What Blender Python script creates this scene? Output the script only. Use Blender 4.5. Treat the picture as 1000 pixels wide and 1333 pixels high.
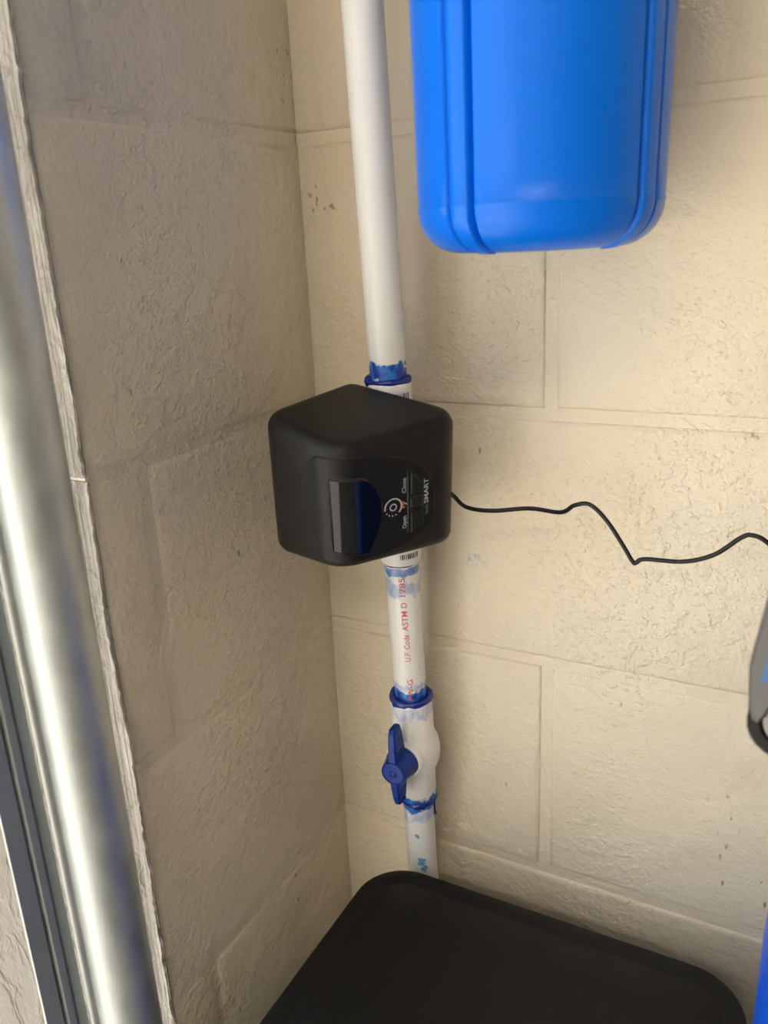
import bpy, bmesh, math, random
from mathutils import Vector, Matrix
random.seed(7)
S = bpy.context.scene
COL = S.collection
for o in list(bpy.data.objects):
    bpy.data.objects.remove(o)

# ------------------------------------------------------------------ camera
cd = bpy.data.cameras.new('camera')
cam = bpy.data.objects.new('camera', cd)
COL.objects.link(cam)
R_ = Vector((0.8811, 0.4705, -0.0475)).normalized()
F_ = Vector((-0.4608, 0.8316, -0.3100)).normalized()
U_ = R_.cross(F_).normalized()
R_ = F_.cross(U_).normalized()
m = Matrix((R_, U_, -F_)).transposed().to_4x4()
m.translation = (0.3858, -0.5885, 1.3455)
cam.matrix_world = m
cd.sensor_fit = 'HORIZONTAL'
cd.sensor_width = 36.0
cd.lens = 36.0 * 1092.8 / 1000.0
cd.clip_start = 0.01
cd.clip_end = 200
cd.dof.use_dof = True
cd.dof.focus_distance = 0.62
cd.dof.aperture_fstop = 12.0
S.camera = cam

# ------------------------------------------------------------------ light
world = bpy.data.worlds.new('sky')
S.world = world
world.use_nodes = True
bg = world.node_tree.nodes['Background']
bg.inputs['Color'].default_value = (0.80, 0.90, 1.0, 1)
bg.inputs['Strength'].default_value = 1.1

sd = bpy.data.lights.new('sun', 'SUN')
sd.energy = 10.5
sd.angle = math.radians(0.6)
sd.color = (1.0, 0.95, 0.87)
sun = bpy.data.objects.new('sun', sd)
COL.objects.link(sun)
sun.rotation_euler = Vector((0.30, -0.55, -0.80)).to_track_quat('-Z', 'Y').to_euler()

S.view_settings.view_transform = 'Standard'
S.view_settings.look = 'None'
S.view_settings.exposure = 1.46
S.view_settings.gamma = 1.0
S.view_settings.use_curve_mapping = False
S.cycles.use_denoising = True
S.cycles.use_adaptive_sampling = True
S.cycles.adaptive_threshold = 0.06
S.cycles.max_bounces = 6
S.cycles.diffuse_bounces = 4

# ------------------------------------------------------------------ material helpers
class NT:
    def __init__(self, name):
        self.m = bpy.data.materials.new(name)
        self.m.use_nodes = True
        self.t = self.m.node_tree
        self.b = self.t.nodes['Principled BSDF']
    def n(self, typ, **kw):
        nd = self.t.nodes.new(typ)
        for k, v in kw.items():
            setattr(nd, k, v)
        return nd
    def sock(self, nd, key, v):
        if v is None:
            return
        s = nd.inputs[key]
        if isinstance(v, bpy.types.NodeSocket):
            self.t.links.new(v, s)
        else:
            s.default_value = v
    def math(self, op, a, b=None, c=None, clamp=False):
        nd = self.n('ShaderNodeMath', operation=op, use_clamp=clamp)
        self.sock(nd, 0, a); self.sock(nd, 1, b); self.sock(nd, 2, c)
        return nd.outputs[0]
    def vmath(self, op, a, b=None):
        nd = self.n('ShaderNodeVectorMath', operation=op)
        self.sock(nd, 0, a); self.sock(nd, 1, b)
        return nd.outputs['Value'] if op in ('LENGTH', 'DISTANCE', 'DOT_PRODUCT') else nd.outputs['Vector']
    def noise(self, vec, scale, detail=4, rough=0.5, dist=0.0):
        nd = self.n('ShaderNodeTexNoise')
        self.sock(nd, 'Vector', vec); self.sock(nd, 'Scale', scale); self.sock(nd, 'Detail', detail)
        self.sock(nd, 'Roughness', rough); self.sock(nd, 'Distortion', dist)
        return nd.outputs['Fac']
    def ramp(self, fac, lo, hi):
        nd = self.n('ShaderNodeMapRange', interpolation_type='SMOOTHSTEP')
        self.sock(nd, 'Value', fac); self.sock(nd, 'From Min', lo); self.sock(nd, 'From Max', hi)
        return nd.outputs['Result']
    def mix(self, fac, a, b):
        nd = self.n('ShaderNodeMix', data_type='RGBA')
        self.sock(nd, 0, fac); self.sock(nd, 6, a); self.sock(nd, 7, b)
        return nd.outputs[2]
    def pos(self):
        return self.n('ShaderNodeNewGeometry').outputs['Position']
    def obj(self):
        return self.n('ShaderNodeTexCoord').outputs['Object']
    def scale(self, vec, s):
        return self.vmath('MULTIPLY', vec, s)
    def bump(self, h, strength, dist, normal=None):
        nd = self.n('ShaderNodeBump')
        self.sock(nd, 'Height', h); self.sock(nd, 'Strength', strength); self.sock(nd, 'Distance', dist)
        if normal is not None:
            self.sock(nd, 'Normal', normal)
        return nd.outputs['Normal']
    def set(self, **kw):
        for k, v in kw.items():
            self.sock(self.b, k.replace('_', ' '), v)
        return self.m

def col(r, g, b):
    return (r, g, b, 1)

def srgb(r, g, b):
    f = lambda c: c / 12.92 if c <= .04045 else ((c + .055) / 1.055) ** 2.4
    return (f(r / 255), f(g / 255), f(b / 255), 1)

def plain(name, c, rough=0.5, metal=0.0, bump=0.0, bscale=400, spec=0.5, coat=0.0):
    t = NT(name)
    o = t.obj()
    n = t.noise(o, bscale, 3)
    t.set(Base_Color=t.mix(t.math('MULTIPLY', t.noise(o, 35, 3), 0.22), c, tuple(x * 0.8 for x in c[:3]) + (1,)), Metallic=metal,
          Roughness=t.math('ADD', t.math('MULTIPLY', n, 0.12), rough - 0.06), Specular_IOR_Level=spec, Coat_Weight=coat)
    if bump:
        t.set(Normal=t.bump(n, bump, 0.001))
    return t.m

def wall_material(name, base, marks=(), stain=None, pits=()):
    t = NT(name)
    p = t.pos()
    # paint relief: broad trowel waves, block grain, thin drips
    n1 = t.noise(p, 22, 2, 0.55)
    n2 = t.noise(p, 95, 3, 0.6)
    n3 = t.noise(p, 300, 2, 0.6)
    gate = t.ramp(t.noise(p, 5, 1), 0.40, 0.62)
    lump = t.ramp(t.noise(t.scale(p, (1, 1, 1.25)), 66, 3, 0.6), 0.47, 0.60)
    chip = t.ramp(t.noise(p, 150, 2, 0.6), 0.56, 0.66)
    h = t.math('MULTIPLY', n1, 1.1)
    h = t.math('ADD', h, t.math('MULTIPLY', n2, 0.50))
    h = t.math('ADD', h, t.math('MULTIPLY', n3, 0.20))
    h = t.math('ADD', h, t.math('MULTIPLY', t.math('MULTIPLY', lump, gate), 0.20))
    h = t.math('ADD', h, t.math('MULTIPLY', t.math('MULTIPLY', chip, gate), 0.12))
    for (c, r) in pits:
        d = t.vmath('DISTANCE', p, c)
        d = t.math('ADD', d, t.math('MULTIPLY', t.math('SUBTRACT', n2, 0.5), r * 1.6))
        k = t.math('SUBTRACT', 1.0, t.ramp(d, r * 0.1, r))
        h = t.math('SUBTRACT', h, t.math('MULTIPLY', k, 0.4))
    # sparse dark scratches, elongated vertically
    v = t.n('ShaderNodeTexVoronoi')
    t.sock(v, 'Vector', t.scale(p, (1.0, 1.0, 0.38)))
    t.sock(v, 'Scale', 95.0)
    near = t.math('SUBTRACT', 1.0, t.ramp(v.outputs['Distance'], 0.05, 0.13))
    sep = t.n('ShaderNodeSeparateColor')
    t.t.links.new(v.outputs['Color'], sep.inputs[0])
    pick = t.math('GREATER_THAN', sep.outputs[0], 0.93)
    speck = t.math('MULTIPLY', near, pick)
    speck = t.math('MULTIPLY', speck, t.ramp(t.noise(p, 6, 2), 0.46, 0.60))
    c = t.mix(t.ramp(t.noise(p, 7, 3), 0.3, 0.75), base, tuple(x * y for x, y in zip(base[:3], (0.93, 0.91, 0.88))) + (1,))
    c = t.mix(t.math('MULTIPLY', speck, 0.8), c, col(0.06, 0.05, 0.04))
    # clustered scuffs at given places
    w = t.ramp(t.noise(t.scale(p, (1, 1, 0.5)), 240, 1), 0.63, 0.68)
    for (cc, r) in marks:
        d = t.ramp(t.vmath('DISTANCE', p, cc), r, r * 0.3)
        c = t.mix(t.math('MULTIPLY', t.math('MULTIPLY', w, d), 0.6), c, col(0.05, 0.04, 0.03))
    if stain:
        q = t.vmath('SUBTRACT', p, stain)
        d = t.vmath('LENGTH', t.scale(q, (1.0, 1.0, 1.7)))
        d = t.ramp(d, 0.013, 0.006)
        w = t.ramp(t.noise(t.scale(p, (1, 1, 0.8)), 210, 4, 0.7), 0.46, 0.62)
        c = t.mix(t.math('MULTIPLY', t.math('MULTIPLY', d, w), 0.62), c, col(0.10, 0.26, 0.55))
    t.set(Base_Color=c, Roughness=0.55, Specular_IOR_Level=0.35, Normal=t.bump(h, 0.9, 0.0036))
    return t.m

PAINT = (0.71, 0.63, 0.495, 1)
M_WALL_R = wall_material('beige_wall_paint', PAINT,
    marks=[((0.338, 0, 0.930), 0.012), ((0.344, 0, 0.908), 0.016), ((0.343, 0, 0.881), 0.012), ((0.371, 0, 0.860), 0.010), ((0.02, 0, 1.375), 0.025)],
    stain=(0.1427, -0.002, 1.0938), pits=[((0.327, 0, 1.234), 0.006), ((0.342, 0, 1.2117), 0.004)])
M_WALL_L = wall_material('beige_block_paint', PAINT, marks=[((0, -0.011, 1.465), 0.03)])
M_ROOM = plain('room_paint', (0.72, 0.68, 0.60, 1), 0.8, bscale=60)
M_FLOOR = plain('garage_floor', (0.30, 0.285, 0.26, 1), 0.75, bscale=80)
M_TUBE = NT('lamp_tube')
M_TUBE.set(Base_Color=(0.9, 0.9, 0.9, 1), Emission_Color=(1.0, 0.94, 0.83, 1), Emission_Strength=10.5)
M_TUBE = M_TUBE.m
M_CONC = plain('concrete', (0.50, 0.47, 0.42, 1), 0.85, bscale=80)

# ------------------------------------------------------------------ mesh helpers
def obj(name, mesh, mat, parent=None, smooth=False, sharp=None):
    if isinstance(mesh, bmesh.types.BMesh):
        bm = mesh
        bmesh.ops.recalc_face_normals(bm, faces=bm.faces)
        mesh = bpy.data.meshes.new(name)
        bm.to_mesh(mesh)
        bm.free()
    if mat is not None and not mesh.materials:
        mesh.materials.append(mat)
    if smooth:
        for p in mesh.polygons:
            p.use_smooth = True
        if sharp:
            mesh.set_sharp_from_angle(angle=math.radians(sharp))
    o = bpy.data.objects.new(name, mesh)
    COL.objects.link(o)
    if parent is not None:
        o.parent = parent
    return o

def empty(name, label, cat, mat=None, loc=None):
    o = bpy.data.objects.new(name, None)
    COL.objects.link(o)
    o.empty_display_size = 0.02
    if mat is not None:
        o.matrix_world = mat
    elif loc is not None:
        o.location = loc
    o['label'] = label
    o['category'] = cat
    return o

def tag(o, label, cat, group=None):
    o['label'] = label
    o['category'] = cat
    if group:
        o['group'] = group
    return o

def struct(o, label=None):
    o['kind'] = 'structure'
    if label:
        o['label'] = label
    return o

def loft(bm, rings, close=True, cap0=True, cap1=True):
    vs = [[bm.verts.new(p) for p in r] for r in rings]
    n = len(vs[0])
    for a, b in zip(vs, vs[1:]):
        for i in range(n if close else n - 1):
            j = (i + 1) % n
            bm.faces.new((a[i], a[j], b[j], b[i]))
    if cap0:
        bm.faces.new(list(reversed(vs[0])))
    if cap1:
        bm.faces.new(vs[-1])
    return vs

def box(bm, x0, x1, y0, y1, z0, z1):
    loft(bm, [[(x0, y0, z), (x1, y0, z), (x1, y1, z), (x0, y1, z)] for z in (z0, z1)])

def lathe(bm, prof, n=48, cap0=True, cap1=True):
    rings = [[(r * math.cos(2 * math.pi * i / n), r * math.sin(2 * math.pi * i / n), z) for i in range(n)] for r, z in prof]
    loft(bm, rings, True, cap0, cap1)

def rrect(x0, x1, y0, y1, r, n=8):
    pts = []
    for cx, cy, a0 in ((x1 - r, y1 - r, 0), (x0 + r, y1 - r, 90), (x0 + r, y0 + r, 180), (x1 - r, y0 + r, 270)):
        for i in range(n + 1):
            a = math.radians(a0 + 90 * i / n)
            pts.append((cx + r * math.cos(a), cy + r * math.sin(a)))
    return pts

def tube(bm, pts, rad, n=10, sx=1.0):
    pts = [Vector(p) for p in pts]
    up = Vector((0, -1, 0.05)).normalized()
    rings = []
    for i, p in enumerate(pts):
        d = (pts[min(i + 1, len(pts) - 1)] - pts[max(i - 1, 0)]).normalized()
        a = d.cross(up).normalized()
        b = a.cross(d).normalized()
        rings.append([p + (a * math.cos(2 * math.pi * k / n) * sx + b * math.sin(2 * math.pi * k / n)) * rad for k in range(n)])
    loft(bm, rings)

def catmull(P, k=8):
    P = [Vector(p) for p in P]
    out = []
    for i in range(len(P) - 1):
        p0, p1, p2, p3 = P[max(i - 1, 0)], P[i], P[i + 1], P[min(i + 2, len(P) - 1)]
        for j in range(k):
            t = j / k
            out.append(0.5 * ((2 * p1) + (p2 - p0) * t + (2 * p0 - 5 * p1 + 4 * p2 - p3) * t * t + (3 * p1 - p0 - 3 * p2 + p3) * t ** 3))
    out.append(P[-1])
    return out

def text_mesh(body, length, height, mapping, bold=0.0):
    """Lettering: x runs along the text (0..length), y up (0..height); mapping(x, y) -> point."""
    cu = bpy.data.curves.new('lettering', 'FONT')
    cu.body = body
    cu.offset = bold
    cu.resolution_u = 3
    to = bpy.data.objects.new('lettering', cu)
    COL.objects.link(to)
    dg = bpy.context.evaluated_depsgraph_get()
    me = bpy.data.meshes.new_from_object(to.evaluated_get(dg))
    bpy.data.objects.remove(to)
    bpy.data.curves.remove(cu)
    xs = [v.co.x for v in me.vertices]
    x0, x1 = min(xs), max(xs)
    capheight = 0.70
    for v in me.vertices:
        v.co = mapping((v.co.x - x0) / (x1 - x0) * length, v.co.y / capheight * height)
    me.update()
    return me

# ------------------------------------------------------------------ setting
ZC = 1.42            # height of the reference course joint
H = 0.2032
G = 0.0034           # half of the mortar joint
ROWS = range(-5, 7)  # row k spans ZC-k*H-H .. ZC-k*H
def block_mesh(w, h, name, c=0.0058, deep=True):
    """Front face at y = 0 facing -y, x from 0 to w, z from 0 to h, rounded arris."""
    bm = bmesh.new()
    def ring(i, y):
        return [(i, y, i), (w - i, y, i), (w - i, y, h - i), (i, y, h - i)]
    loft(bm, [ring(0, 0.03), ring(0, 0.0046) if deep else ring(0, 0.0028), ring(c * 0.22, 0.0022 if deep else 0.0018), ring(c * 0.56, 0.0006), ring(c, 0.0)], True, True, True)
    bmesh.ops.recalc_face_normals(bm, faces=bm.faces)
    me = bpy.data.meshes.new(name)
    bm.to_mesh(me); bm.free()
    for p in me.polygons:
        p.use_smooth = True
    me.set_sharp_from_angle(angle=math.radians(50))
    return me

# right-hand wall (plane y = 0)
bm = bmesh.new()
box(bm, -0.2, 6.0, 0.0023, 0.2, 0.0, 2.6)
wall_right = struct(obj('wall_right', bm, M_WALL_R))
meshes = {}
def add_block(parent, mat, a0, a1, z0, z1, side):
    w = round(a1 - a0 - 2 * G, 4); h = round(z1 - z0 - 2 * G, 4)
    key = (w, h, side)
    if key not in meshes:
        meshes[key] = block_mesh(w, h, 'block', deep=(side == 'R'))
        meshes[key].materials.append(mat)
    o = bpy.data.objects.new('block', meshes[key])
    COL.objects.link(o)
    o.parent = parent
    j = random.uniform(-0.0006, 0.0006)
    if side == 'R':
        o.location = (a0 + G, j, z0 + G)
    else:
        o.rotation_euler = (0, 0, math.radians(90))
        o.location = (-j, -(a1 - G), z0 + G)
    return o
for k in ROWS:
    z1 = ZC - k * H; z0 = z1 - H
    if z0 > 2.25 or z0 < -0.01:
        continue
    xs = [0.0, 0.2020, 0.6096, 1.016] if k % 2 == 0 else [0.0, 0.4064, 0.8128, 1.2192]
    for a, b in zip(xs, xs[1:]):
        add_block(wall_right, M_WALL_R, a if a else -0.0085, b, z0, z1, 'R')
# left-hand wall (plane x = 0) up to the door opening
OPEN0, OPEN1, OPENZ = -0.2520, -2.95, 2.15
bm = bmesh.new()
box(bm, -0.27, -0.0021, OPEN0, 0.0, 0.0, 2.6)
box(bm, -0.27, -0.0021, -3.5, OPEN1, 0.0, 2.6)
box(bm, -0.27, -0.0021, OPEN1, OPEN0, OPENZ, 2.6)
wall_left = struct(obj('wall_left', bm, M_WALL_L))
for k in ROWS:
    z1 = ZC - k * H; z0 = z1 - H
    if z0 > 2.25 or z0 < -0.01:
        continue
    ys = [0.0, 0.2050, 0.2520 + G] if k % 2 else [0.0, 0.2520 + G]
    for a, b in zip(ys, ys[1:]):
        add_block(wall_left, M_WALL_L, a if a else -0.0080, b, z0, z1, 'L')
bm = bmesh.new(); box(bm, -0.2, 6.0, -3.5, 0.2, -0.1, 0.0)
struct(obj('floor', bm, M_FLOOR))
bm = bmesh.new(); box(bm, -0.2, 6.0, -3.5, 0.2, 2.6, 2.7)
struct(obj('ceiling', bm, M_ROOM))
bm = bmesh.new(); box(bm, 6.0, 6.2, -3.7, 0.2, -0.1, 2.7)
struct(obj('wall_far', bm, M_ROOM))
bm = bmesh.new(); box(bm, -0.2, 6.0, -3.7, -3.5, -0.1, 2.7)
struct(obj('wall_opposite', bm, M_ROOM))
bm = bmesh.new(); box(bm, -25, -0.2, -20, 14, -0.1, -0.005)
struct(obj('ground', bm, M_CONC))

# assumed shop light on the ceiling, unseen, added to fill the corner
CL = empty('assumed_fill_light', 'assumed unseen shop light on the garage ceiling, added to fill the corner', 'fill light', loc=(0.75, -2.1, 2.6))
bm = bmesh.new(); box(bm, -0.62, 0.62, -0.09, 0.09, -0.06, 0.0)
obj('housing', bm, M_ROOM, CL)
for dy in (-0.045, 0.045):
    bm = bmesh.new()
    loft(bm, [[(x, dy + 0.02 * math.cos(2 * math.pi * k / 16), -0.085 + 0.02 * math.sin(2 * math.pi * k / 16)) for k in range(16)] for x in (-0.6, 0.6)])
    obj('tube', bm, M_TUBE, CL, True, 50)

# painted rough-sawn jamb boards on the left wall
def wood_material():
    t = NT('painted_rough_wood')
    p = t.pos()
    g = t.noise(t.scale(p, (1.0, 1.0, 0.035)), 260, 4, 0.6, 0.4)
    g2 = t.noise(t.scale(p, (1, 1, 0.10)), 90, 3, 0.6, 1.0)
    w = t.noise(p, 40, 3, 0.5, 1.5)
    h = t.math('ADD', t.math('MULTIPLY', g, 0.8), t.math('ADD', t.math('MULTIPLY', g2, 0.6), t.math('MULTIPLY', w, 1.3)))
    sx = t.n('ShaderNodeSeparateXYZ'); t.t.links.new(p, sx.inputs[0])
    outer = t.ramp(sx.outputs[0], -0.045, -0.075)  # outer part: lumpier relief, colour darkened to offset the strong daylight there
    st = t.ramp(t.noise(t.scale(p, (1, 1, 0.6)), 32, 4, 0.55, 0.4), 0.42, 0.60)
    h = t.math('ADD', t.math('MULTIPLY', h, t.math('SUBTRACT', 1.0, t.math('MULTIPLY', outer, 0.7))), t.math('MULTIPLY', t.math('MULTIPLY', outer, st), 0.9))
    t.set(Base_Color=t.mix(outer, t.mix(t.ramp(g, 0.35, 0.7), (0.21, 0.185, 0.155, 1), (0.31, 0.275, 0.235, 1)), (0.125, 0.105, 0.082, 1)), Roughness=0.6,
          Normal=t.bump(h, 0.9, 0.004))
    return t.m
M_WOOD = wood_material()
def jamb(name, z0, z1, seed):
    """Board nailed over the end of the left wall; its face looks along -y, its inner edge is splintered."""
    rnd = random.Random(seed)
    n = max(12, int((z1 - z0) / 0.004))
    rings = []
    off = b2 = 0.0
    for i in range(n + 1):
        z = z0 + (z1 - z0) * i / n
        off = max(-0.0016, min(0.0016, off + rnd.uniform(-0.0007, 0.0007)))
        b2 = max(-0.001, min(0.001, b2 + rnd.uniform(-0.0003, 0.0003)))
        j = off + rnd.uniform(-0.0006, 0.0006)
        e = 0.0015 if i in (0, n) else 0.0
        y = -0.2560 + e
        rings.append([(0.0002 + j * 0.3, -0.2520, z), (0.0012 + j, y + 0.0022, z), (0.0004 + j, y + 0.0008, z), (-0.0030 + b2, y + 0.0004, z), (-0.0044 + b2, y + 0.0016, z), (-0.0090 + b2, y, z),
                      (-0.0108 - b2, y + 0.0014, z), (-0.0170 + b2, y, z), (-0.0182 + b2, y + 0.0012, z), (-0.0210, y, z), (-0.06, y - 0.001 + b2, z), (-0.12, y + b2, z), (-0.269, y, z), (-0.269, -0.2520, z)])
    bm = bmesh.new()
    loft(bm, rings)
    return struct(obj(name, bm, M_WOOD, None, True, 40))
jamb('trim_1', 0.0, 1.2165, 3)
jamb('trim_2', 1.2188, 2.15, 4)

# ------------------------------------------------------------------ galvanised door track
def galv_material():
    t = NT('galvanised_steel')
    p = t.obj()
    n = t.noise(t.scale(p, (1, 1, 0.5)), 70, 4, 0.6)
    v = t.n('ShaderNodeTexVoronoi'); t.sock(v, 'Vector', t.scale(p, (1, 1, 0.6))); t.sock(v, 'Scale', 85.0)
    f = t.math('ADD', t.math('MULTIPLY', v.outputs['Distance'], 0.5), t.math('MULTIPLY', n, 0.6))
    t.set(Base_Color=t.mix(f, (0.40, 0.43, 0.43, 1), (0.60, 0.63, 0.62, 1)), Metallic=1.0,
          Roughness=t.math('ADD', 0.42, t.math('MULTIPLY', f, 0.2)), Normal=t.bump(n, 0.14, 0.002))
    return t.m
M_GALV = galv_material()
M_ZINC = plain('dull_zinc', (0.36, 0.385, 0.38, 1), 0.58, metal=0.85, bump=0.1, bscale=200)
TR = empty('door_track', 'galvanised steel garage door track standing against the rough painted jamb board', 'door track', loc=(0.06, -0.3377, 0))
def strip(bm, pts, th, z0, z1):
    """Sheet-metal profile in plan, extruded from z0 to z1."""
    P = [Vector((x, y, 0)) for x, y in pts]
    N = []
    for i in range(len(P)):
        d = (P[min(i + 1, len(P) - 1)] - P[max(i - 1, 0)]).normalized()
        N.append(Vector((-d.y, d.x, 0)))
    loop = [p + n * th / 2 for p, n in zip(P, N)] + [p - n * th / 2 for p, n in reversed(list(zip(P, N)))]
    loft(bm, [[(p.x, p.y, z) for p in loop] for z in (z0, z1)])
arc = []
rt = 0.0168
base = math.degrees(math.atan2(-0.79, -0.61))   # direction away from the wall-side view, left end
for i in range(31):
    a = math.radians(base + 18 + (205) * i / 30)
    arc.append((rt * math.cos(a), rt * math.sin(a)))
bm = bmesh.new(); strip(bm, arc, 0.0018, 0.0, 2.1)
obj('roller_channel', bm, M_GALV, TR, True, 50)
x0, y0 = arc[0]
bm = bmesh.new()
lip = [(x0 + 0.002 * math.cos(a), y0 - 0.0018 + 0.0024 * math.sin(a)) for a in [math.radians(60 - 150 * i / 8) for i in range(9)]]
strip(bm, lip, 0.0014, 0.0, 2.1)
obj('rolled_lip', bm, M_GALV, TR, True, 50)
fx, fy = -0.0125, y0 - 0.002
fl = [(fx, fy), (fx - 0.0006, fy - 0.0050), (fx - 0.0026, fy - 0.0058), (fx - 0.0028, fy - 0.0072), (fx + 0.0008, fy - 0.0082), (fx + 0.0006, fy - 0.0112), (fx - 0.0030, fy - 0.0122), (fx - 0.0032, fy - 0.0134), (fx - 0.0010, fy - 0.0142), (fx - 0.0022, fy - 0.0232)]
bm = bmesh.new(); strip(bm, fl, 0.0016, 0.0, 2.1)
obj('flange', bm, M_ZINC, TR, True, 30)
for z in (0.35, 1.75):
    bm = bmesh.new(); box(bm, -0.055, -0.0150, 0.004, 0.0065, z, z + 0.05); box(bm, -0.055, -0.052, 0.004, 0.0800, z, z + 0.05)
    obj('bracket', bm, M_GALV, TR)

# ------------------------------------------------------------------ white supply pipe
PT, PB = Vector((0.1004, -0.0705, 1.52)), Vector((0.0971, -0.0260, 0.77))
W = (PT - PB).normalized()
def on_pipe(z):
    t = (z - PB.z) / (PT.z - PB.z)
    return PB + (PT - PB) * t
def pipe_matrix(z, azim=None):
    y = Vector((0, 1, 0)); y = (y - W * y.dot(W)).normalized()
    x = y.cross(W)
    m = Matrix((x, y, W)).transposed().to_4x4()
    m.translation = on_pipe(z)
    return m

PRIMER = (0.012, 0.11, 0.50, 1)
PRIMER_DARK = (0.010, 0.028, 0.30, 1)
def pvc_material(name, stains=(), base=(0.80, 0.785, 0.75, 1), violet=None):
    """Stains: (local z, half height, coverage) of blue pipe primer brushed on."""
    t = NT(name)
    p = t.obj()
    sp = t.n('ShaderNodeSeparateXYZ'); t.t.links.new(p, sp.inputs[0])
    z = sp.outputs[2]
    n = t.noise(p, 95, 4, 0.65)
    nf = t.noise(t.scale(p, (1, 1, 0.5)), 190, 4, 0.65)
    c = t.mix(t.math('MULTIPLY', t.noise(t.scale(p, (1, 1, 0.25)), 60, 4), 0.25), base, tuple(x * 0.86 for x in base[:3]) + (1,))
    sm = None
    for (zc, hh, cov) in stains:
        d = t.math('ABSOLUTE', t.math('SUBTRACT', z, zc))
        d = t.math('ADD', d, t.math('MULTIPLY', t.math('SUBTRACT', n, 0.5), hh * 3.4))
        k = t.ramp(d, hh * 1.05, hh * 0.55)
        k = t.math('MULTIPLY', k, t.math('ADD', cov * 1.6 - 1.15, t.math('MULTIPLY', nf, 1.5)), clamp=True)
        c = t.mix(k, c, t.mix(t.ramp(nf, 0.35, 0.65), PRIMER_DARK if cov > 0.9 else PRIMER, (0.03, 0.20, 0.62, 1)))
    # sparse dabs
    t.set(Base_Color=c, Roughness=0.36, Specular_IOR_Level=0.5, Normal=t.bump(nf, 0.05, 0.001))
    return t.m

PR = 0.01335
def pipe_seg(name, z0, z1, mat, label):
    root = empty(name, label, 'pipe', mat=pipe_matrix(z0))
    L = (on_pipe(z1) - on_pipe(z0)).length
    bm = bmesh.new()
    lathe(bm, [(PR, 0), (PR, L)], 48)
    obj('tube', bm, mat, root, True, 60)
    return root, L

up, L = pipe_seg('water_pipe', 1.2300, 2.6, pvc_material('pvc_upper', [(0.024, 0.009, 1.4)]),
                 'long white plastic pipe rising above the black valve box beside the blue canister')
mid, Lm = pipe_seg('water_pipe', 0.958, 1.120, pvc_material('pvc_middle', [(0.027, 0.0095, 1.35), (0.037, 0.004, 0.45), (0.128, 0.0075, 0.50), (0.142, 0.004, 0.75)]),
                   'short white plastic pipe with red printing between black box and ball valve')
low, Ll = pipe_seg('water_pipe', 0.02, 0.898, pvc_material('pvc_lower', [(0.858, 0.008, 1.15), (0.846, 0.007, 0.45)]),
                   'lower white plastic pipe with blue smears running down behind black tank lid')
M_RED = plain('red_ink', (0.62, 0.10, 0.10, 1), 0.6)
def on_tube(z0, phi0, r):
    def f(x, y):
        a = phi0 - (y - 0.0024) / PR
        return Vector((r * math.cos(a), r * math.sin(a), z0 + x))
    return f
for body, za, zb, phi in (('U.P. Code', 0.0635, 0.0880, -64), ('ASTM D', 0.0912, 0.1168, -65), ('1785 .', 0.1220, 0.1425, -66), ('NSF-PW-G', 0.010, 0.0465, -62)):
    me = text_mesh(body, zb - za, 0.0046, on_tube(za, math.radians(phi), PR + 0.00025), 0.004)
    obj('printed_lettering', me, M_RED, mid)
# blue smears lower on the bottom pipe and a dried drip at its side
M_PRIMER = plain('blue_primer', (0.004, 0.022, 0.24, 1), 0.25, spec=0.6)
M_PRIMER_L = plain('thin_blue_primer', (0.13, 0.36, 0.60, 1), 0.5)
def smear(parent, zc, phi, rz, rp, seed, mat):
    rnd = random.Random(seed)
    bm = bmesh.new()
    c = bm.verts.new((PR * math.cos(phi) * 1.012, PR * math.sin(phi) * 1.012, zc))
    vs = []
    for i in range(18):
        a = 2 * math.pi * i / 18
        k = rnd.uniform(0.55, 1.1)
        p = phi + rp * k * math.cos(a)
        vs.append(bm.verts.new((PR * 1.010 * math.cos(p), PR * 1.010 * math.sin(p), zc + rz * k * math.sin(a))))
    for i in range(18):
        bm.faces.new((c, vs[i], vs[(i + 1) % 18]))
    return obj('primer_smear', bm, mat, parent)
smear(low, 0.796, math.radians(-66), 0.0060, 0.34, 1, M_PRIMER_L)
smear(low, 0.788, math.radians(-56), 0.0045, 0.26, 5, M_PRIMER_L)
smear(low, 0.778, math.radians(-76), 0.0045, 0.26, 3, M_PRIMER_L)
smear(low, 0.825, math.radians(-75), 0.0030, 0.18, 4, M_PRIMER_L)

# ------------------------------------------------------------------ motorised shut-off valve (black box on the pipe)
e = Vector((0.9718, -0.1909, -0.1385)); u = Vector((-0.2083, -0.9701, -0.1249)); w = Vector((0.1105, -0.1502, 0.9825))
e.normalize(); u = (u - e * u.dot(e)).normalized(); w = u.cross(e) if u.cross(e).z > 0 else e.cross(u)
m = Matrix((e, u, w)).transposed().to_4x4()
m.translation = (0.1013, -0.0536, 1.1975)
ACT = empty('valve_actuator', 'black plastic motorised valve box with glossy window clamped on the white pipe', 'valve actuator', mat=m)
def black_plastic(name, c, rough, bump=0.05):
    return plain(name, c, rough, bump=bump, bscale=900, spec=0.28)
M_BLACK = black_plastic('matte_black_plastic', (0.0085, 0.0080, 0.0074, 1), 0.45)
M_PANEL = black_plastic('panel_black_plastic', (0.0045, 0.0045, 0.0047, 1), 0.50)
M_GLOSS = plain('glossy_black', (0.002, 0.002, 0.003, 1), 0.08)
M_RECESS = plain('recess_black', (0.002, 0.002, 0.002, 1), 0.5)
M_KEY = black_plastic('button_rubber', (0.010, 0.010, 0.0105, 1), 0.42)
M_INK = plain('pale_ink', (0.42, 0.43, 0.45, 1), 0.5)
M_INK_D = plain('grey_ink', (0.15, 0.15, 0.155, 1), 0.5)
M_ORANGE = plain('orange_ink', (0.38, 0.10, 0.03, 1), 0.5)
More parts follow.
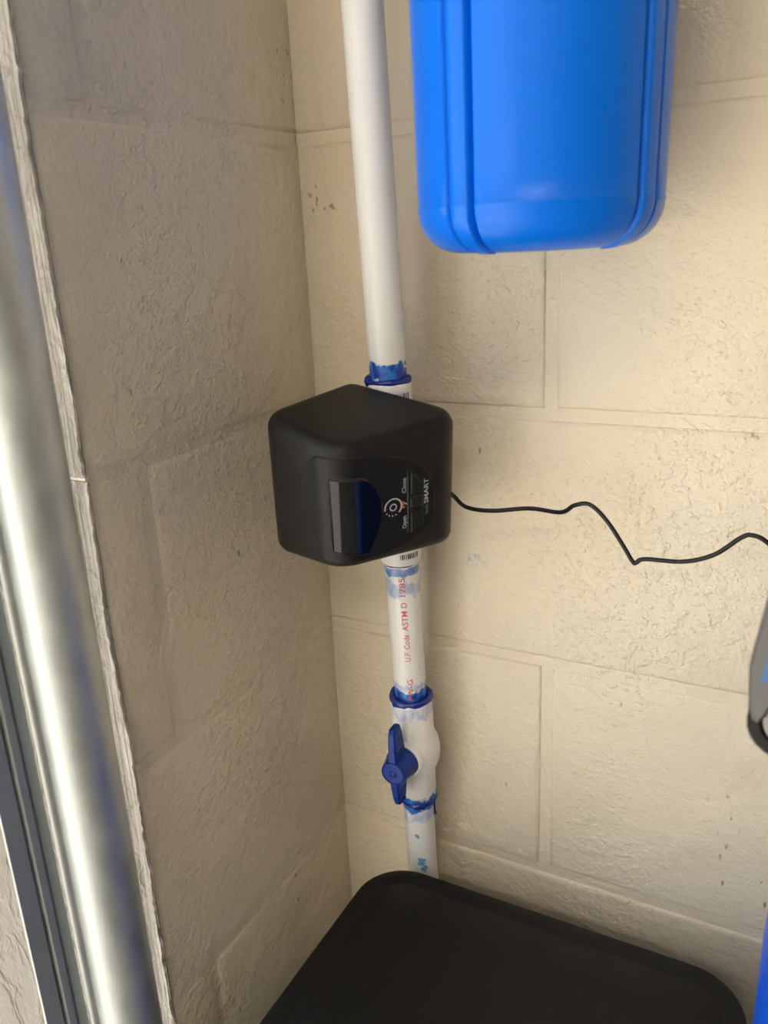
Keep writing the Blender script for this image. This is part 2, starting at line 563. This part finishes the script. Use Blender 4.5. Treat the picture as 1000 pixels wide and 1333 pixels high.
CR = [((0.0745, 0.009), 0.017, 0.0500), ((0.0365, 0.103), 0.025, 0.0452), ((-0.0350, 0.103), 0.020, 0.0525), ((-0.0330, 0.009), 0.012, 0.0500)]
# half height as a bilinear function of plan position
import numpy as np
_A = np.array([[1, c[0], c[1], c[0] * c[1]] for c, _, _ in CR]); _b = np.array([h for _, _, h in CR])
_h = np.linalg.solve(_A, _b)
def half_h(x, y):
    return float(_h[0] + _h[1] * x + _h[2] * y + _h[3] * x * y)
def corner_arc(i, inset):
    c, r, _ = CR[i]
    C = Vector(c); A = Vector(CR[i - 1][0]); B = Vector(CR[(i + 1) % 4][0])
    d1 = (A - C).normalized(); d2 = (B - C).normalized()
    ang = d1.angle(d2)
    bis = (d1 + d2).normalized()
    cen = C + bis * (r / math.sin(ang / 2))
    t = r / math.tan(ang / 2)
    n0 = ((C + d1 * t) - cen).normalized(); n1 = ((C + d2 * t) - cen).normalized()
    tot = n0.angle(n1)
    o = (n1 - n0 * n0.dot(n1)).normalized()
    return cen, n0, o, tot, r, t, C, d1, d2
def outline(inset, n=9):
    pts = []
    for i in range(4):
        cen, n0, o, tot, r, t, C, d1, d2 = corner_arc(i, inset)
        for k in range(n + 1):
            a = tot * k / n
            pts.append(cen + (n0 * math.cos(a) + o * math.sin(a)) * max(r - inset, 0.0008))
    return pts
ER = 0.0100
DS = 0.0120
def shell(z_sign, steps=6):
    rings = []
    for k in range(steps + 1):
        a = math.pi / 2 * k / steps
        ins = ER * (1 - math.cos(a))
        base_pts = outline(0); pts = outline(ins)
        rings.append([(p.x, p.y, z_sign * (half_h(q.x, q.y) - ER + ER * math.sin(a))) for p, q in zip(pts, base_pts)])
    return rings
bm = bmesh.new()
loft(bm, list(reversed(shell(-1))) + shell(1))
# slight dome so the end faces catch light softly
obj('housing', bm, M_BLACK, ACT, True, 55)
# surface coordinate s runs from the right edge over the front face, round the front arris to the left face
Rp = Vector(CR[0][0]); Fp = Vector(CR[1][0]); Lp = Vector(CR[2][0])
cenF, n0F, oF, totF, rF, tF, CF, d1F, d2F = corner_arc(1, 0)
L1 = (Fp - Rp).length - tF
ARC = rF * totF
def plan(s):
    s = s + DS
    dirv = (Fp - Rp).normalized()
    if s < L1:
        return Rp + dirv * s, n0F
    if s < L1 + ARC:
        a = (s - L1) / rF
        n = n0F * math.cos(a) + oF * math.sin(a)
        return cenF + n * rF, n
    n = n0F * math.cos(totF) + oF * math.sin(totF)
    return cenF + n * rF + d2F * (s - L1 - ARC), n
def surf(s, ww, off):
    p, n = plan(s)
    q = p + n * off
    return Vector((q.x, q.y, ww))
def interp(tab, s):
    for (a, va), (b, vb) in zip(tab, tab[1:]):
        if s <= b:
            t = 0 if b == a else max(0, (s - a) / (b - a))
            return va + (vb - va) * t
    return tab[-1][1]
def patch(name, s0, s1, top, bot, off, mat, skirt=0.0012, ns=36, nw=8, parent=ACT, soft=0.0):
    bm = bmesh.new()
    grid = []
    sv = [s0, s0 + 0.0007] + [s0 + (s1 - s0) * i / (ns - 2) for i in range(1, ns - 2)] + [s1 - 0.0007, s1]
    for i, s in enumerate(sv):
        a, b = interp(bot, s), interp(top, s)
        col_ = []
        for j in range(nw + 1):
            ww = (a, a + 0.0007, b - 0.0007, b)[(0, 1, 2, 3)[j if j < 2 else j - nw + 3]] if j in (0, 1, nw - 1, nw) else a + 0.0007 + (b - a - 0.0014) * (j - 1) / (nw - 2)
            rim_ = i in (0, ns) or j in (0, nw)
            col_.append(bm.verts.new(surf(s, ww, off - (0.0006 if rim_ else 0.0))))
        grid.append(col_)
    for i in range(ns):
        for j in range(nw):
            bm.faces.new((grid[i][j], grid[i + 1][j], grid[i + 1][j + 1], grid[i][j + 1]))
    edge = [grid[i][0] for i in range(ns + 1)] + [grid[ns][j] for j in range(1, nw + 1)] + [grid[i][nw] for i in range(ns - 1, -1, -1)] + [grid[0][j] for j in range(nw - 1, 0, -1)]
    low_ = []
    for v in edge:
        p = Vector((v.co.x, v.co.y))
        # nearest surface normal
        best = min((((plan(s0 + (s1 - s0) * i / ns)[0] + plan(s0 + (s1 - s0) * i / ns)[1] * off) - p).length, i) for i in range(ns + 1))[1]
        n = plan(s0 + (s1 - s0) * best / ns)[1]
        low_.append(bm.verts.new((v.co.x - n.x * (skirt + off), v.co.y - n.y * (skirt + off), v.co.z)))
    for i in range(len(edge)):
        j = (i + 1) % len(edge)
        bm.faces.new((edge[i], low_[i], low_[j], edge[j]))
    return obj(name, bm, mat, parent, True, 35)
PTOP = [(0.0180, -0.002), (0.0186, 0.0050), (0.0205, 0.0105), (0.0260, 0.0175), (0.0336, 0.0240), (0.0430, 0.0295), (0.0510, 0.0325), (0.0620, 0.0352), (0.0750, 0.0370), (0.0868, 0.0378), (0.0990, 0.0378), (0.1045, 0.0355), (0.1085, 0.0310), (0.1104, 0.0250)]
PBOT = [(0.0180, -0.010), (0.0188, -0.0190), (0.0215, -0.0255), (0.0300, -0.0310), (0.0432, -0.0365), (0.0620, -0.0382), (0.0905, -0.0385), (0.0975, -0.0380), (0.1025, -0.0330), (0.1070, -0.0250), (0.1104, -0.0060)]
def grow(tab, g, sgn):
    return [(s, v + sgn * g) for s, v in tab]
seam = patch('seam', 0.0172, 0.1112, grow([(s - 0.0006 if s < .05 else s + 0.0006, v) for s, v in PTOP], 0.0007, 1), grow([(s - 0.0006 if s < .05 else s + 0.0006, v) for s, v in PBOT], 0.0007, -1), 0.00025, M_RECESS, ns=60)
panel = patch('front_panel', 0.0180, 0.1104, PTOP, PBOT, 0.0013, M_PANEL, ns=60)
win = patch('status_window', 0.0590, 0.0925, [(0.0590, 0.0005), (0.0605, 0.0075), (0.0635, 0.0140), (0.0694, 0.0212), (0.0720, 0.0222), (0.0915, 0.0240), (0.0925, 0.0235)],
            [(0.0590, -0.0035), (0.0605, -0.0115), (0.0635, -0.0205), (0.0694, -0.0320), (0.0720, -0.0325), (0.0910, -0.0288), (0.0925, -0.0282)], 0.0028, M_GLOSS, ns=44)
patch('window_surround', 0.0580, 0.0935, [(0.0580, 0.0012), (0.0605, 0.0088), (0.0635, 0.0152), (0.0694, 0.0222), (0.0720, 0.0232), (0.0915, 0.0250), (0.0935, 0.0245)],
      [(0.0580, -0.0042), (0.0605, -0.0128), (0.0635, -0.0218), (0.0694, -0.0330), (0.0720, -0.0336), (0.0910, -0.0299), (0.0935, -0.0292)], 0.0020, M_RECESS, ns=44)
patch('button_recess', 0.0278, 0.0398, [(0.0278, 0.0085), (0.0375, 0.0210), (0.0398, 0.0215)], [(0.0278, -0.0205), (0.0375, -0.0265), (0.0398, -0.0262)], 0.0020, M_RECESS, ns=10)
patch('button', 0.0282, 0.0376, [(0.0282, 0.0085), (0.0376, 0.0195)], [(0.0282, 0.0032), (0.0376, 0.0026)], 0.0034, M_KEY, ns=10)
patch('button', 0.0282, 0.0376, [(0.0282, 0.0006), (0.0376, 0.0000)], [(0.0282, -0.0072), (0.0376, -0.0077)], 0.0028, M_KEY, ns=10)
patch('button', 0.0282, 0.0376, [(0.0282, -0.0098), (0.0376, -0.0104)], [(0.0282, -0.0200), (0.0376, -0.0256)], 0.0034, M_KEY, ns=10)
def lettering(body, w0, w1, s0, hgt, mat, bold=0.0, slant=0.0):
    def f(x, y):
        return surf(s0 + y - slant * x, w0 + x, 0.00150)
    return obj('lettering', text_mesh(body, w1 - w0, hgt, f, bold), mat, panel)
lettering('Close', 0.0045, 0.0152, 0.0406, 0.0030, M_INK, 0.012)
lettering('Open', -0.0222, -0.0128, 0.0406, 0.0030, M_INK, 0.012)
lettering('leak', -0.0158, -0.0081, 0.0236, 0.0030, M_INK_D)
lettering('SMART', -0.0076, 0.0108, 0.0236, 0.0033, M_INK, 0.022)
# round emblem: open arc, dots, small loop
def emblem_arc(cs, cw, r, th, a0, a1, n=28, par=panel, name='emblem'):
    bm = bmesh.new()
    ins, out = [], []
    for i in range(n + 1):
        a = math.radians(a0 + (a1 - a0) * i / n)
        for lst, rr in ((ins, r - th / 2), (out, r + th / 2)):
            lst.append(bm.verts.new(surf(cs - rr * math.cos(a), cw + rr * math.sin(a), 0.0016)))
    for i in range(n):
        bm.faces.new((ins[i], ins[i + 1], out[i + 1], out[i]))
    return obj(name, bm, M_INK, par)
emblem_arc(0.0503, -0.0040, 0.0062, 0.0011, -48, 192)
emblem_arc(0.0503, -0.0040, 0.0023, 0.0009, 0, 360)
for a in (-72, -96, -120, -144):
    emblem_arc(0.0503 - 0.0062 * math.cos(math.radians(a)), -0.0040 + 0.0062 * math.sin(math.radians(a)), 0.0003, 0.0006, 0, 360, 10)
def sign_poly(pts, mat):
    bm = bmesh.new()
    bm.faces.new([bm.verts.new(surf(s, ww, 0.0016)) for s, ww in pts])
    return obj('indicator_icon', bm, mat, panel)
sign_poly([(0.0425, -0.0068), (0.0412, -0.0062), (0.0425, -0.0046), (0.0412, -0.0030), (0.0428, -0.0012), (0.0440, -0.0018), (0.0434, -0.0044), (0.0440, -0.0062)], M_ORANGE)
sign_poly([(0.0404, -0.0046), (0.0398, -0.0040), (0.0413, -0.0026), (0.0420, -0.0030)], M_INK)
# white valve body behind the box, sleeves with barcode stickers on both ends
M_FIT = pvc_material('pvc_fitting', base=(0.82, 0.80, 0.77, 1))
inv = m.inverted()
def in_act(me_obj, z):
    me_obj.matrix_parent_inverse = Matrix.Identity(4)
    me_obj.matrix_basis = inv @ pipe_matrix(z)
def pipe_part(name, prof, z, mat, parent, root_inv, n=48):
    bm = bmesh.new(); lathe(bm, prof, n)
    o = obj(name, bm, mat, parent, True, 45)
    o.matrix_basis = root_inv @ pipe_matrix(z)
    return o
SR = 0.0162
pipe_part('valve_body', [(0.0145, 0), (0.0162, 0.004), (0.0165, 0.085), (0.0145, 0.09)], 1.135, M_FIT, ACT, inv)
top_s = pipe_part('pipe_socket', [(SR - 0.001, 0), (SR, 0.001), (SR, 0.0200), (SR - 0.0006, 0.0208), (PR - 0.0005, 0.0210)], 1.2265, M_FIT, ACT, inv)
bot_s = pipe_part('pipe_socket', [(PR - 0.0005, -0.0002), (SR - 0.0006, 0), (SR, 0.0008), (SR, 0.0300), (SR - 0.001, 0.031)], 1.1062, M_FIT, ACT, inv)
M_BAR = plain('barcode_ink', (0.02, 0.02, 0.02, 1), 0.5)
M_STICK = plain('white_sticker', (0.84, 0.83, 0.80, 1), 0.45)
def barcode(parent, z0, z1, a0, a1, seed):
    rnd = random.Random(seed)
    bm = bmesh.new()
    for k in range(0, 13):
        aa = a0 - 0.25 + (a1 - a0 + 0.4) * k / 12; bb = a0 - 0.25 + (a1 - a0 + 0.4) * (k + 1) / 12
        bm.faces.new([bm.verts.new(((SR + 0.0002) * math.cos(a), (SR + 0.0002) * math.sin(a), z)) for a, z in ((aa, z0 - 0.003), (bb, z0 - 0.003), (bb, z1 + 0.002), (aa, z1 + 0.002))])
    st = obj('sticker', bm, M_STICK, parent, True)
    bm = bmesh.new()
    a = a0
    while a < a1:
        t = rnd.choice((0.020, 0.035, 0.055))
        bm.faces.new([bm.verts.new(((SR + 0.0004) * math.cos(b), (SR + 0.0004) * math.sin(b), z)) for b, z in ((a, z0), (a + t, z0), (a + t, z1), (a, z1))])
        a += t + rnd.choice((0.03, 0.045, 0.06))
    obj('barcode', bm, M_BAR, st)
barcode(top_s, 0.0070, 0.0140, math.radians(-58), math.radians(-8), 2)
barcode(bot_s, 0.0062, 0.0105, math.radians(-64), math.radians(-10), 3)
def bead(parent, root_inv, z, r0, rr, seed, name='primer_bead', drip=None):
    """Uneven ring of dried blue primer at a glued joint."""
    rnd = random.Random(seed)
    bm = bmesh.new()
    n = 40
    ph = [rnd.uniform(0, 6.28) for _ in range(3)]
    rings = []
    for i in range(n):
        a = 2 * math.pi * i / n
        k = 1 + 0.22 * math.sin(2 * a + ph[0]) + 0.14 * math.sin(5 * a + ph[1])
        if drip and abs((a - drip + math.pi) % (2 * math.pi) - math.pi) < 0.35:
            k *= 1.6
        rings.append([((r0 + rr * k * math.cos(b)) * math.cos(a), (r0 + rr * k * math.cos(b)) * math.sin(a), rr * 1.25 * k * math.sin(b)) for b in [2 * math.pi * j / 8 for j in range(8)]])
    rings.append(rings[0])
    loft(bm, rings, True, False, False)
    bmesh.ops.remove_doubles(bm, verts=bm.verts, dist=1e-6)
    o = obj(name, bm, M_PRIMER, parent, True)
    o.matrix_basis = root_inv @ pipe_matrix(z)
    return o
bead(ACT, inv, 1.2485, PR + 0.0012, 0.0019, 4, drip=math.radians(205))
bead(ACT, inv, 1.1056, PR - 0.0002, 0.0011, 6)

# power cord from the box along the wall
cord_pts = [(0.1500, -0.0790, 1.1790), (0.1602, -0.0820, 1.1748), (0.1659, -0.0730, 1.1644), (0.1812, -0.0640, 1.1605), (0.2061, -0.0550, 1.1622), (0.2253, -0.0460, 1.1587), (0.2324, -0.0370, 1.1618),
            (0.2432, -0.037, 1.1635), (0.2552, -0.037, 1.1531), (0.2662, -0.037, 1.1376), (0.2739, -0.037, 1.1256), (0.2765, -0.037, 1.1254), (0.2822, -0.037, 1.1286), (0.3072, -0.037, 1.1304), (0.326, -0.037, 1.138),
            (0.3413, -0.037, 1.1518), (0.3479, -0.037, 1.1542), (0.3572, -0.037, 1.1502), (0.375, -0.035, 1.132), (0.41, -0.028, 1.09), (0.45, -0.02, 1.06), (0.47, -0.010, 1.055)]
CORD = empty('power_cord', 'thin black power cord trailing from the valve box along the wall', 'cord', loc=(0.1602, -0.082, 1.1748))
bm = bmesh.new(); tube(bm, [Vector(p) - Vector((0.1602, -0.082, 1.1748)) for p in catmull(cord_pts, 8)], 0.00125, 10, 1.25)
obj('cable', bm, plain('black_cable', (0.006, 0.006, 0.0065, 1), 0.38, spec=0.3), CORD, True)
bm = bmesh.new()
loft(bm, [[(0.3098 + x - 0.0, 0.072 + y, -0.1198 + z) for x, z in rrect(-0.018, 0.018, -0.022, 0.022, 0.006, 4)] for y in (-0.012, 0.0099)])
obj('plug', bm, M_BLACK, CORD, True, 40)

# ------------------------------------------------------------------ ball valve with blue handle
BZ = 0.8775
BV = empty('ball_valve', 'white plastic ball valve with blue lever handle on the pipe below the box', 'ball valve', mat=pipe_matrix(BZ))
bi = BV.matrix_world.inverted() if False else pipe_matrix(BZ).inverted()
BL = (on_pipe(0.9808) - on_pipe(BZ)).length
M_VALVE = pvc_material('pvc_valve', [(BL - 0.007, 0.0085, 0.42), (0.0035, 0.006, 1.05)], base=(0.82, 0.80, 0.78, 1))
M_HANDLE = plain('blue_handle_plastic', (0.001, 0.028, 0.24, 1), 0.32, bump=0.03, spec=0.3)
bm = bmesh.new()
lathe(bm, [(PR - 0.0005, 0.0), (0.0160, 0.0), (0.0166, 0.0008), (0.0168, 0.030), (0.0172, 0.0325), (0.0190, 0.0360), (0.0212, 0.0415), (0.0222, 0.0480), (0.0221, 0.0545), (0.0210, 0.0610), (0.0186, 0.0665), (0.0176, 0.0695), (0.0176, BL - 0.001), (0.0170, BL), (PR + 0.0006, BL), (PR + 0.0004, BL - 0.012)], 56, True, False)
obj('valve_body', bm, M_VALVE, BV, True, 40)
# stem boss and handle point away from the wall (local -y)
HZ = 0.0525
def radial(prof, n=36):
    bm = bmesh.new()
    rings = [[(r * math.cos(2 * math.pi * i / n), -d, HZ + r * math.sin(2 * math.pi * i / n)) for i in range(n)] for r, d in prof]
    loft(bm, rings)
    return bm
obj('stem_boss', radial([(0.0165, 0.004), (0.0165, 0.0200), (0.0155, 0.0212), (0.0100, 0.0214)]), M_VALVE, BV, True, 40)
HD = obj('handle', radial([(0.0135, 0.0212), (0.0142, 0.0220), (0.0138, 0.0260), (0.0118, 0.0330), (0.0108, 0.0400), (0.0102, 0.0412), (0.0094, 0.0414), (0.0090, 0.0408), (0.0035, 0.0408), (0.0030, 0.0413)]), M_HANDLE, BV, True, 35)
def blade(sign, ln):
    bm = bmesh.new()
    rings = []
    for t, d0, d1, hw in ((0.0, 0.0225, 0.0405, 0.0042), (0.45, 0.0235, 0.0400, 0.0036), (0.80, 0.0250, 0.0388, 0.0033), (0.97, 0.0262, 0.0374, 0.0028), (1.0, 0.0276, 0.0360, 0.0020)):
        z = HZ + sign * (0.006 + (ln - 0.006) * t)
        c = 0.0012
        rings.append([(-hw, -d0 - c, z), (-hw + c, -d0, z), (hw - c, -d0, z), (hw, -d0 - c, z), (hw, -d1 + c, z), (hw - c, -d1, z), (-hw + c, -d1, z), (-hw, -d1 + c, z)])
    loft(bm, rings)
    b = obj('lever', bm, M_HANDLE, BV, True, 40)
    for k in range(4):
        bm = bmesh.new()
        z = HZ + sign * (0.019 + k * 0.0042)
        box(bm, 0.0024, 0.0042 - 0.0002 * k, -0.037, -0.0275, z - 0.0006, z + 0.0006)
        obj('grip_rib', bm, M_HANDLE, b)
blade(1, 0.0410)
blade(-1, 0.0340)
obj('stem_screw', radial([(0.0028, 0.0405), (0.0028, 0.0416), (0.002, 0.0420)], 16), M_HANDLE, BV, True, 40)
bead(BV, bi, 0.9810, PR + 0.0026, 0.0023, 8, drip=math.radians(-100))
bead(BV, bi, 0.8790, PR + 0.0026, 0.0015, 9, drip=math.radians(-60))
bm = bmesh.new()
a = math.radians(20)
tube(bm, [((PR + 0.0008) * math.cos(a), (PR + 0.0008) * math.sin(a), z) for z in (0.0, -0.006, -0.012, -0.018)], 0.0008, 8)
bmesh.ops.create_uvsphere(bm, u_segments=10, v_segments=8, radius=0.0018, matrix=Matrix.Translation(((PR + 0.0010) * math.cos(a), (PR + 0.0010) * math.sin(a), -0.0185)))
obj('primer_drip', bm, M_PRIMER, BV, True)

# ------------------------------------------------------------------ blue filter canister
FC = Vector((0.2292, -0.1120, 1.3352))
FH = empty('filter_canister', 'bright blue ribbed water filter canister hanging on the right wall', 'water filter', loc=FC)
M_BLUE = plain('blue_polypropylene', (0.0, 0.128, 0.66, 1), 0.30, bump=0.03, bscale=120, spec=0.22)
FR = 0.0667
prof = []
for i in range(11):
    a = math.pi / 2 * i / 10
    prof.append((FR - 0.0245 + 0.0245 * math.sin(a), 0.0225 * (1 - math.cos(a)), 0.0225 * (1 - math.cos(a))))
prof = [(r, z) for r, z, _ in prof]
SEAM = 0.0235
prof += [(FR + 0.0003, SEAM), (FR + 0.0003, SEAM + 0.0006), (FR, SEAM + 0.0010)]
prof += [(FR + 0.0035 * t, SEAM + 0.001 + 0.285 * t) for t in (0.05, 0.2, 0.4, 0.6, 0.8, 1.0)]
angs = []
RIBS = [-108, -18, 72, 162]
for c in RIBS:
    for d in (-8.6, -7.9, -7.1, -6.3, -5.6, -4.9, -4.2, -2, 0, 2, 4.2, 4.9, 5.6, 6.3, 7.1, 7.9, 8.6):
        angs.append((math.radians(c + d), abs(d)))
    for k in range(1, 16):
        angs.append((math.radians(c + 8.6 + (90 - 17.2) * k / 16), 99))
def rib(d):
    """Raised band between two V grooves."""
    if d > 8.2: return 0.0
    if d >= 7.6: return -0.0006
    if d >= 6.8: return -0.0027
    if d >= 6.0: return -0.0044
    if d >= 5.3: return -0.0020
    if d >= 4.6: return 0.0002
    return 0.0008
rings = []
for r, z in prof:
    k = min(1.0, max(0.35, (r - (FR - 0.0245)) / 0.0245 * 1.1))
    rings.append([((r + rib(d) * k) * math.cos(a), (r + rib(d) * k) * math.sin(a), z + (0.0 if z > 0.0225 else -rib(d) * (1 - z / 0.0225) * 0.8)) for a, d in angs])
bm = bmesh.new()
loft(bm, rings)
obj('sump', bm, M_BLUE, FH, True, 38)
bm = bmesh.new()
lathe(bm, [(0.078, 0.290), (0.084, 0.294), (0.084, 0.325), (0.078, 0.330), (0.070, 0.355), (0.030, 0.362)], 48)
obj('cap', bm, M_BLACK, FH, True, 40)
bm = bmesh.new()
box(bm, -0.05, 0.05, 0.050, 0.1105, 0.335, 0.352); box(bm, -0.05, 0.05, 0.1055, 0.1115, 0.27, 0.352)
obj('bracket', bm, M_GALV, FH)

# ------------------------------------------------------------------ black tank under the pipe
BT = empty('brine_tank', 'black plastic tank with rounded square lid standing on floor in the corner', 'tank', loc=(0.224, -0.178, 0))
M_LID = plain('black_lid_plastic', (0.0048, 0.0048, 0.0048, 1), 0.50, bump=0.10, bscale=700, spec=0.26)
X0, X1, Y0, Y1, ZL = -0.154, 0.154, -0.121, 0.121, 0.820
def ringz(ins, z, r):
    return [(x, y, z) for x, y in rrect(X0 + ins, X1 - ins, Y0 + ins, Y1 - ins, max(r - ins, 0.004), 10)]
RC = 0.042
bm = bmesh.new()
loft(bm, [ringz(0.001, ZL - 0.032, RC), ringz(0.0, ZL - 0.030, RC), ringz(0.0, ZL - 0.004, RC), ringz(0.0012, ZL - 0.0012, RC), ringz(0.004, ZL, RC), ringz(0.0125, ZL, RC),
          ringz(0.0150, ZL - 0.0012, RC), ringz(0.0175, ZL - 0.0012, RC), ringz(0.0225, ZL + 0.0016, RC), ringz(0.05, ZL + 0.0022, RC + 0.01)])
obj('lid', bm, M_LID, BT, True, 40)
bm = bmesh.new()
loft(bm, [ringz(0.022, 0.0, RC), ringz(0.018, 0.01, RC), ringz(0.008, ZL - 0.031, RC)])
obj('tank_body', bm, M_LID, BT, True, 40)

# ------------------------------------------------------------------ water softener cylinder at the right edge
WS = empty('water_softener', 'tall blue cylinder with grey and black control head at the right edge', 'water softener', loc=(0.4835, -0.215, 0))
M_TANK = plain('blue_tank_wrap', (0.0, 0.055, 0.42, 1), 0.32)
M_GREY = plain('grey_head_plastic', (0.22, 0.195, 0.155, 1), 0.4)
M_SILVER = plain('silver_panel', (0.14, 0.135, 0.13, 1), 0.35)
bm = bmesh.new()
lathe(bm, [(0.090, 0), (0.1005, 0.006), (0.1015, 0.03)] + [(0.1015, 1.01)] + [(0.1015 * math.cos(a), 1.01 + 0.062 * math.sin(a)) for a in [math.radians(8 * k) for k in range(1, 10)]] + [(0.03, 1.074)], 56)
obj('pressure_tank', bm, M_TANK, WS, True, 50)
bm = bmesh.new()
lathe(bm, [(0.034, 1.068), (0.034, 1.137)], 32)
obj('neck', bm, M_BLACK, WS, True, 50)
bm = bmesh.new()
loft(bm, [[(x, y, z) for x, y in rrect(-wd, wd, -0.034, 0.075, 0.02, 6)] for z, wd in ((1.1345, 0.112), (1.1365, 0.1165), (1.140, 0.1178), (1.165, 0.1165), (1.22, 0.1115), (1.235, 0.105), (1.24, 0.095))])
head = obj('control_head', bm, M_GREY, WS, True, 40)
def trap(ins, y, n=7):
    """Rounded trapezoid face of the control head, in the x-z plane."""
    P = [Vector((-0.1228 + ins, 1.1362 + ins)), Vector((0.1228 - ins, 1.1362 + ins)), Vector((0.088 - ins, 1.235 - ins)), Vector((-0.088 + ins, 1.235 - ins))]
    r = max(0.016 - ins * 0.7, 0.003)
    out = []
    for i in range(4):
        C, A, B = P[i], P[i - 1], P[(i + 1) % 4]
        d1, d2 = (A - C).normalized(), (B - C).normalized()
        an = d1.angle(d2); bis = (d1 + d2).normalized()
        cen = C + bis * (r / math.sin(an / 2))
        n0 = (C + d1 * r / math.tan(an / 2) - cen).normalized(); n1 = (C + d2 * r / math.tan(an / 2) - cen).normalized()
        o_ = (n1 - n0 * n0.dot(n1)).normalized(); tt = n0.angle(n1)
        for k in range(n + 1):
            q = cen + (n0 * math.cos(tt * k / n) + o_ * math.sin(tt * k / n)) * r
            out.append((q.x, y, q.y))
    return out
bm = bmesh.new()
loft(bm, [trap(0.001, -0.030), trap(0.0, -0.032), trap(0.0, -0.044), trap(0.0015, -0.046), trap(0.0055, -0.046), trap(0.0070, -0.0445)])
obj('bezel', bm, plain('black_bezel', (0.003, 0.003, 0.003, 1), 0.35, spec=0.25), WS, True, 40)
bm = bmesh.new()
loft(bm, [trap(0.0072, -0.0440), trap(0.0074, -0.0462), trap(0.0095, -0.0470), trap(0.02, -0.0472)])
obj('face_panel', bm, M_SILVER, WS, True, 40)
# grey hinged cover with a blue display strip hanging over the left shoulder of the head
bm = bmesh.new()
def tongue(ins, y):
    P = [(-0.1140 + ins, 1.1985), (-0.1170 + ins, 1.178), (-0.1158 + ins, 1.160), (-0.1140 + ins, 1.1545 + ins), (-0.1120, 1.1535 + ins), (-0.1090 - ins, 1.157 + ins), (-0.098 - ins, 1.188), (-0.092 - ins, 1.215), (-0.1100 + ins, 1.225)]
    return [(x, y, z) for x, z in P]
loft(bm, [tongue(0.001, -0.030), tongue(0, -0.032), tongue(0, -0.0475), tongue(0.0012, -0.0490)])
tg = obj('display_cover', bm, plain('dark_grey_cover', (0.085, 0.082, 0.08, 1), 0.3), WS, True, 40)
bm = bmesh.new()
pts = [(-0.1122, 1.172), (-0.1090, 1.174), (-0.099, 1.200), (-0.1085, 1.200)]
loft(bm, [[(x, y, z) for x, z in pts] for y in (-0.0480, -0.0494)])
obj('display_strip', bm, plain('blue_display', (0.02, 0.10, 0.30, 1), 0.2), tg)
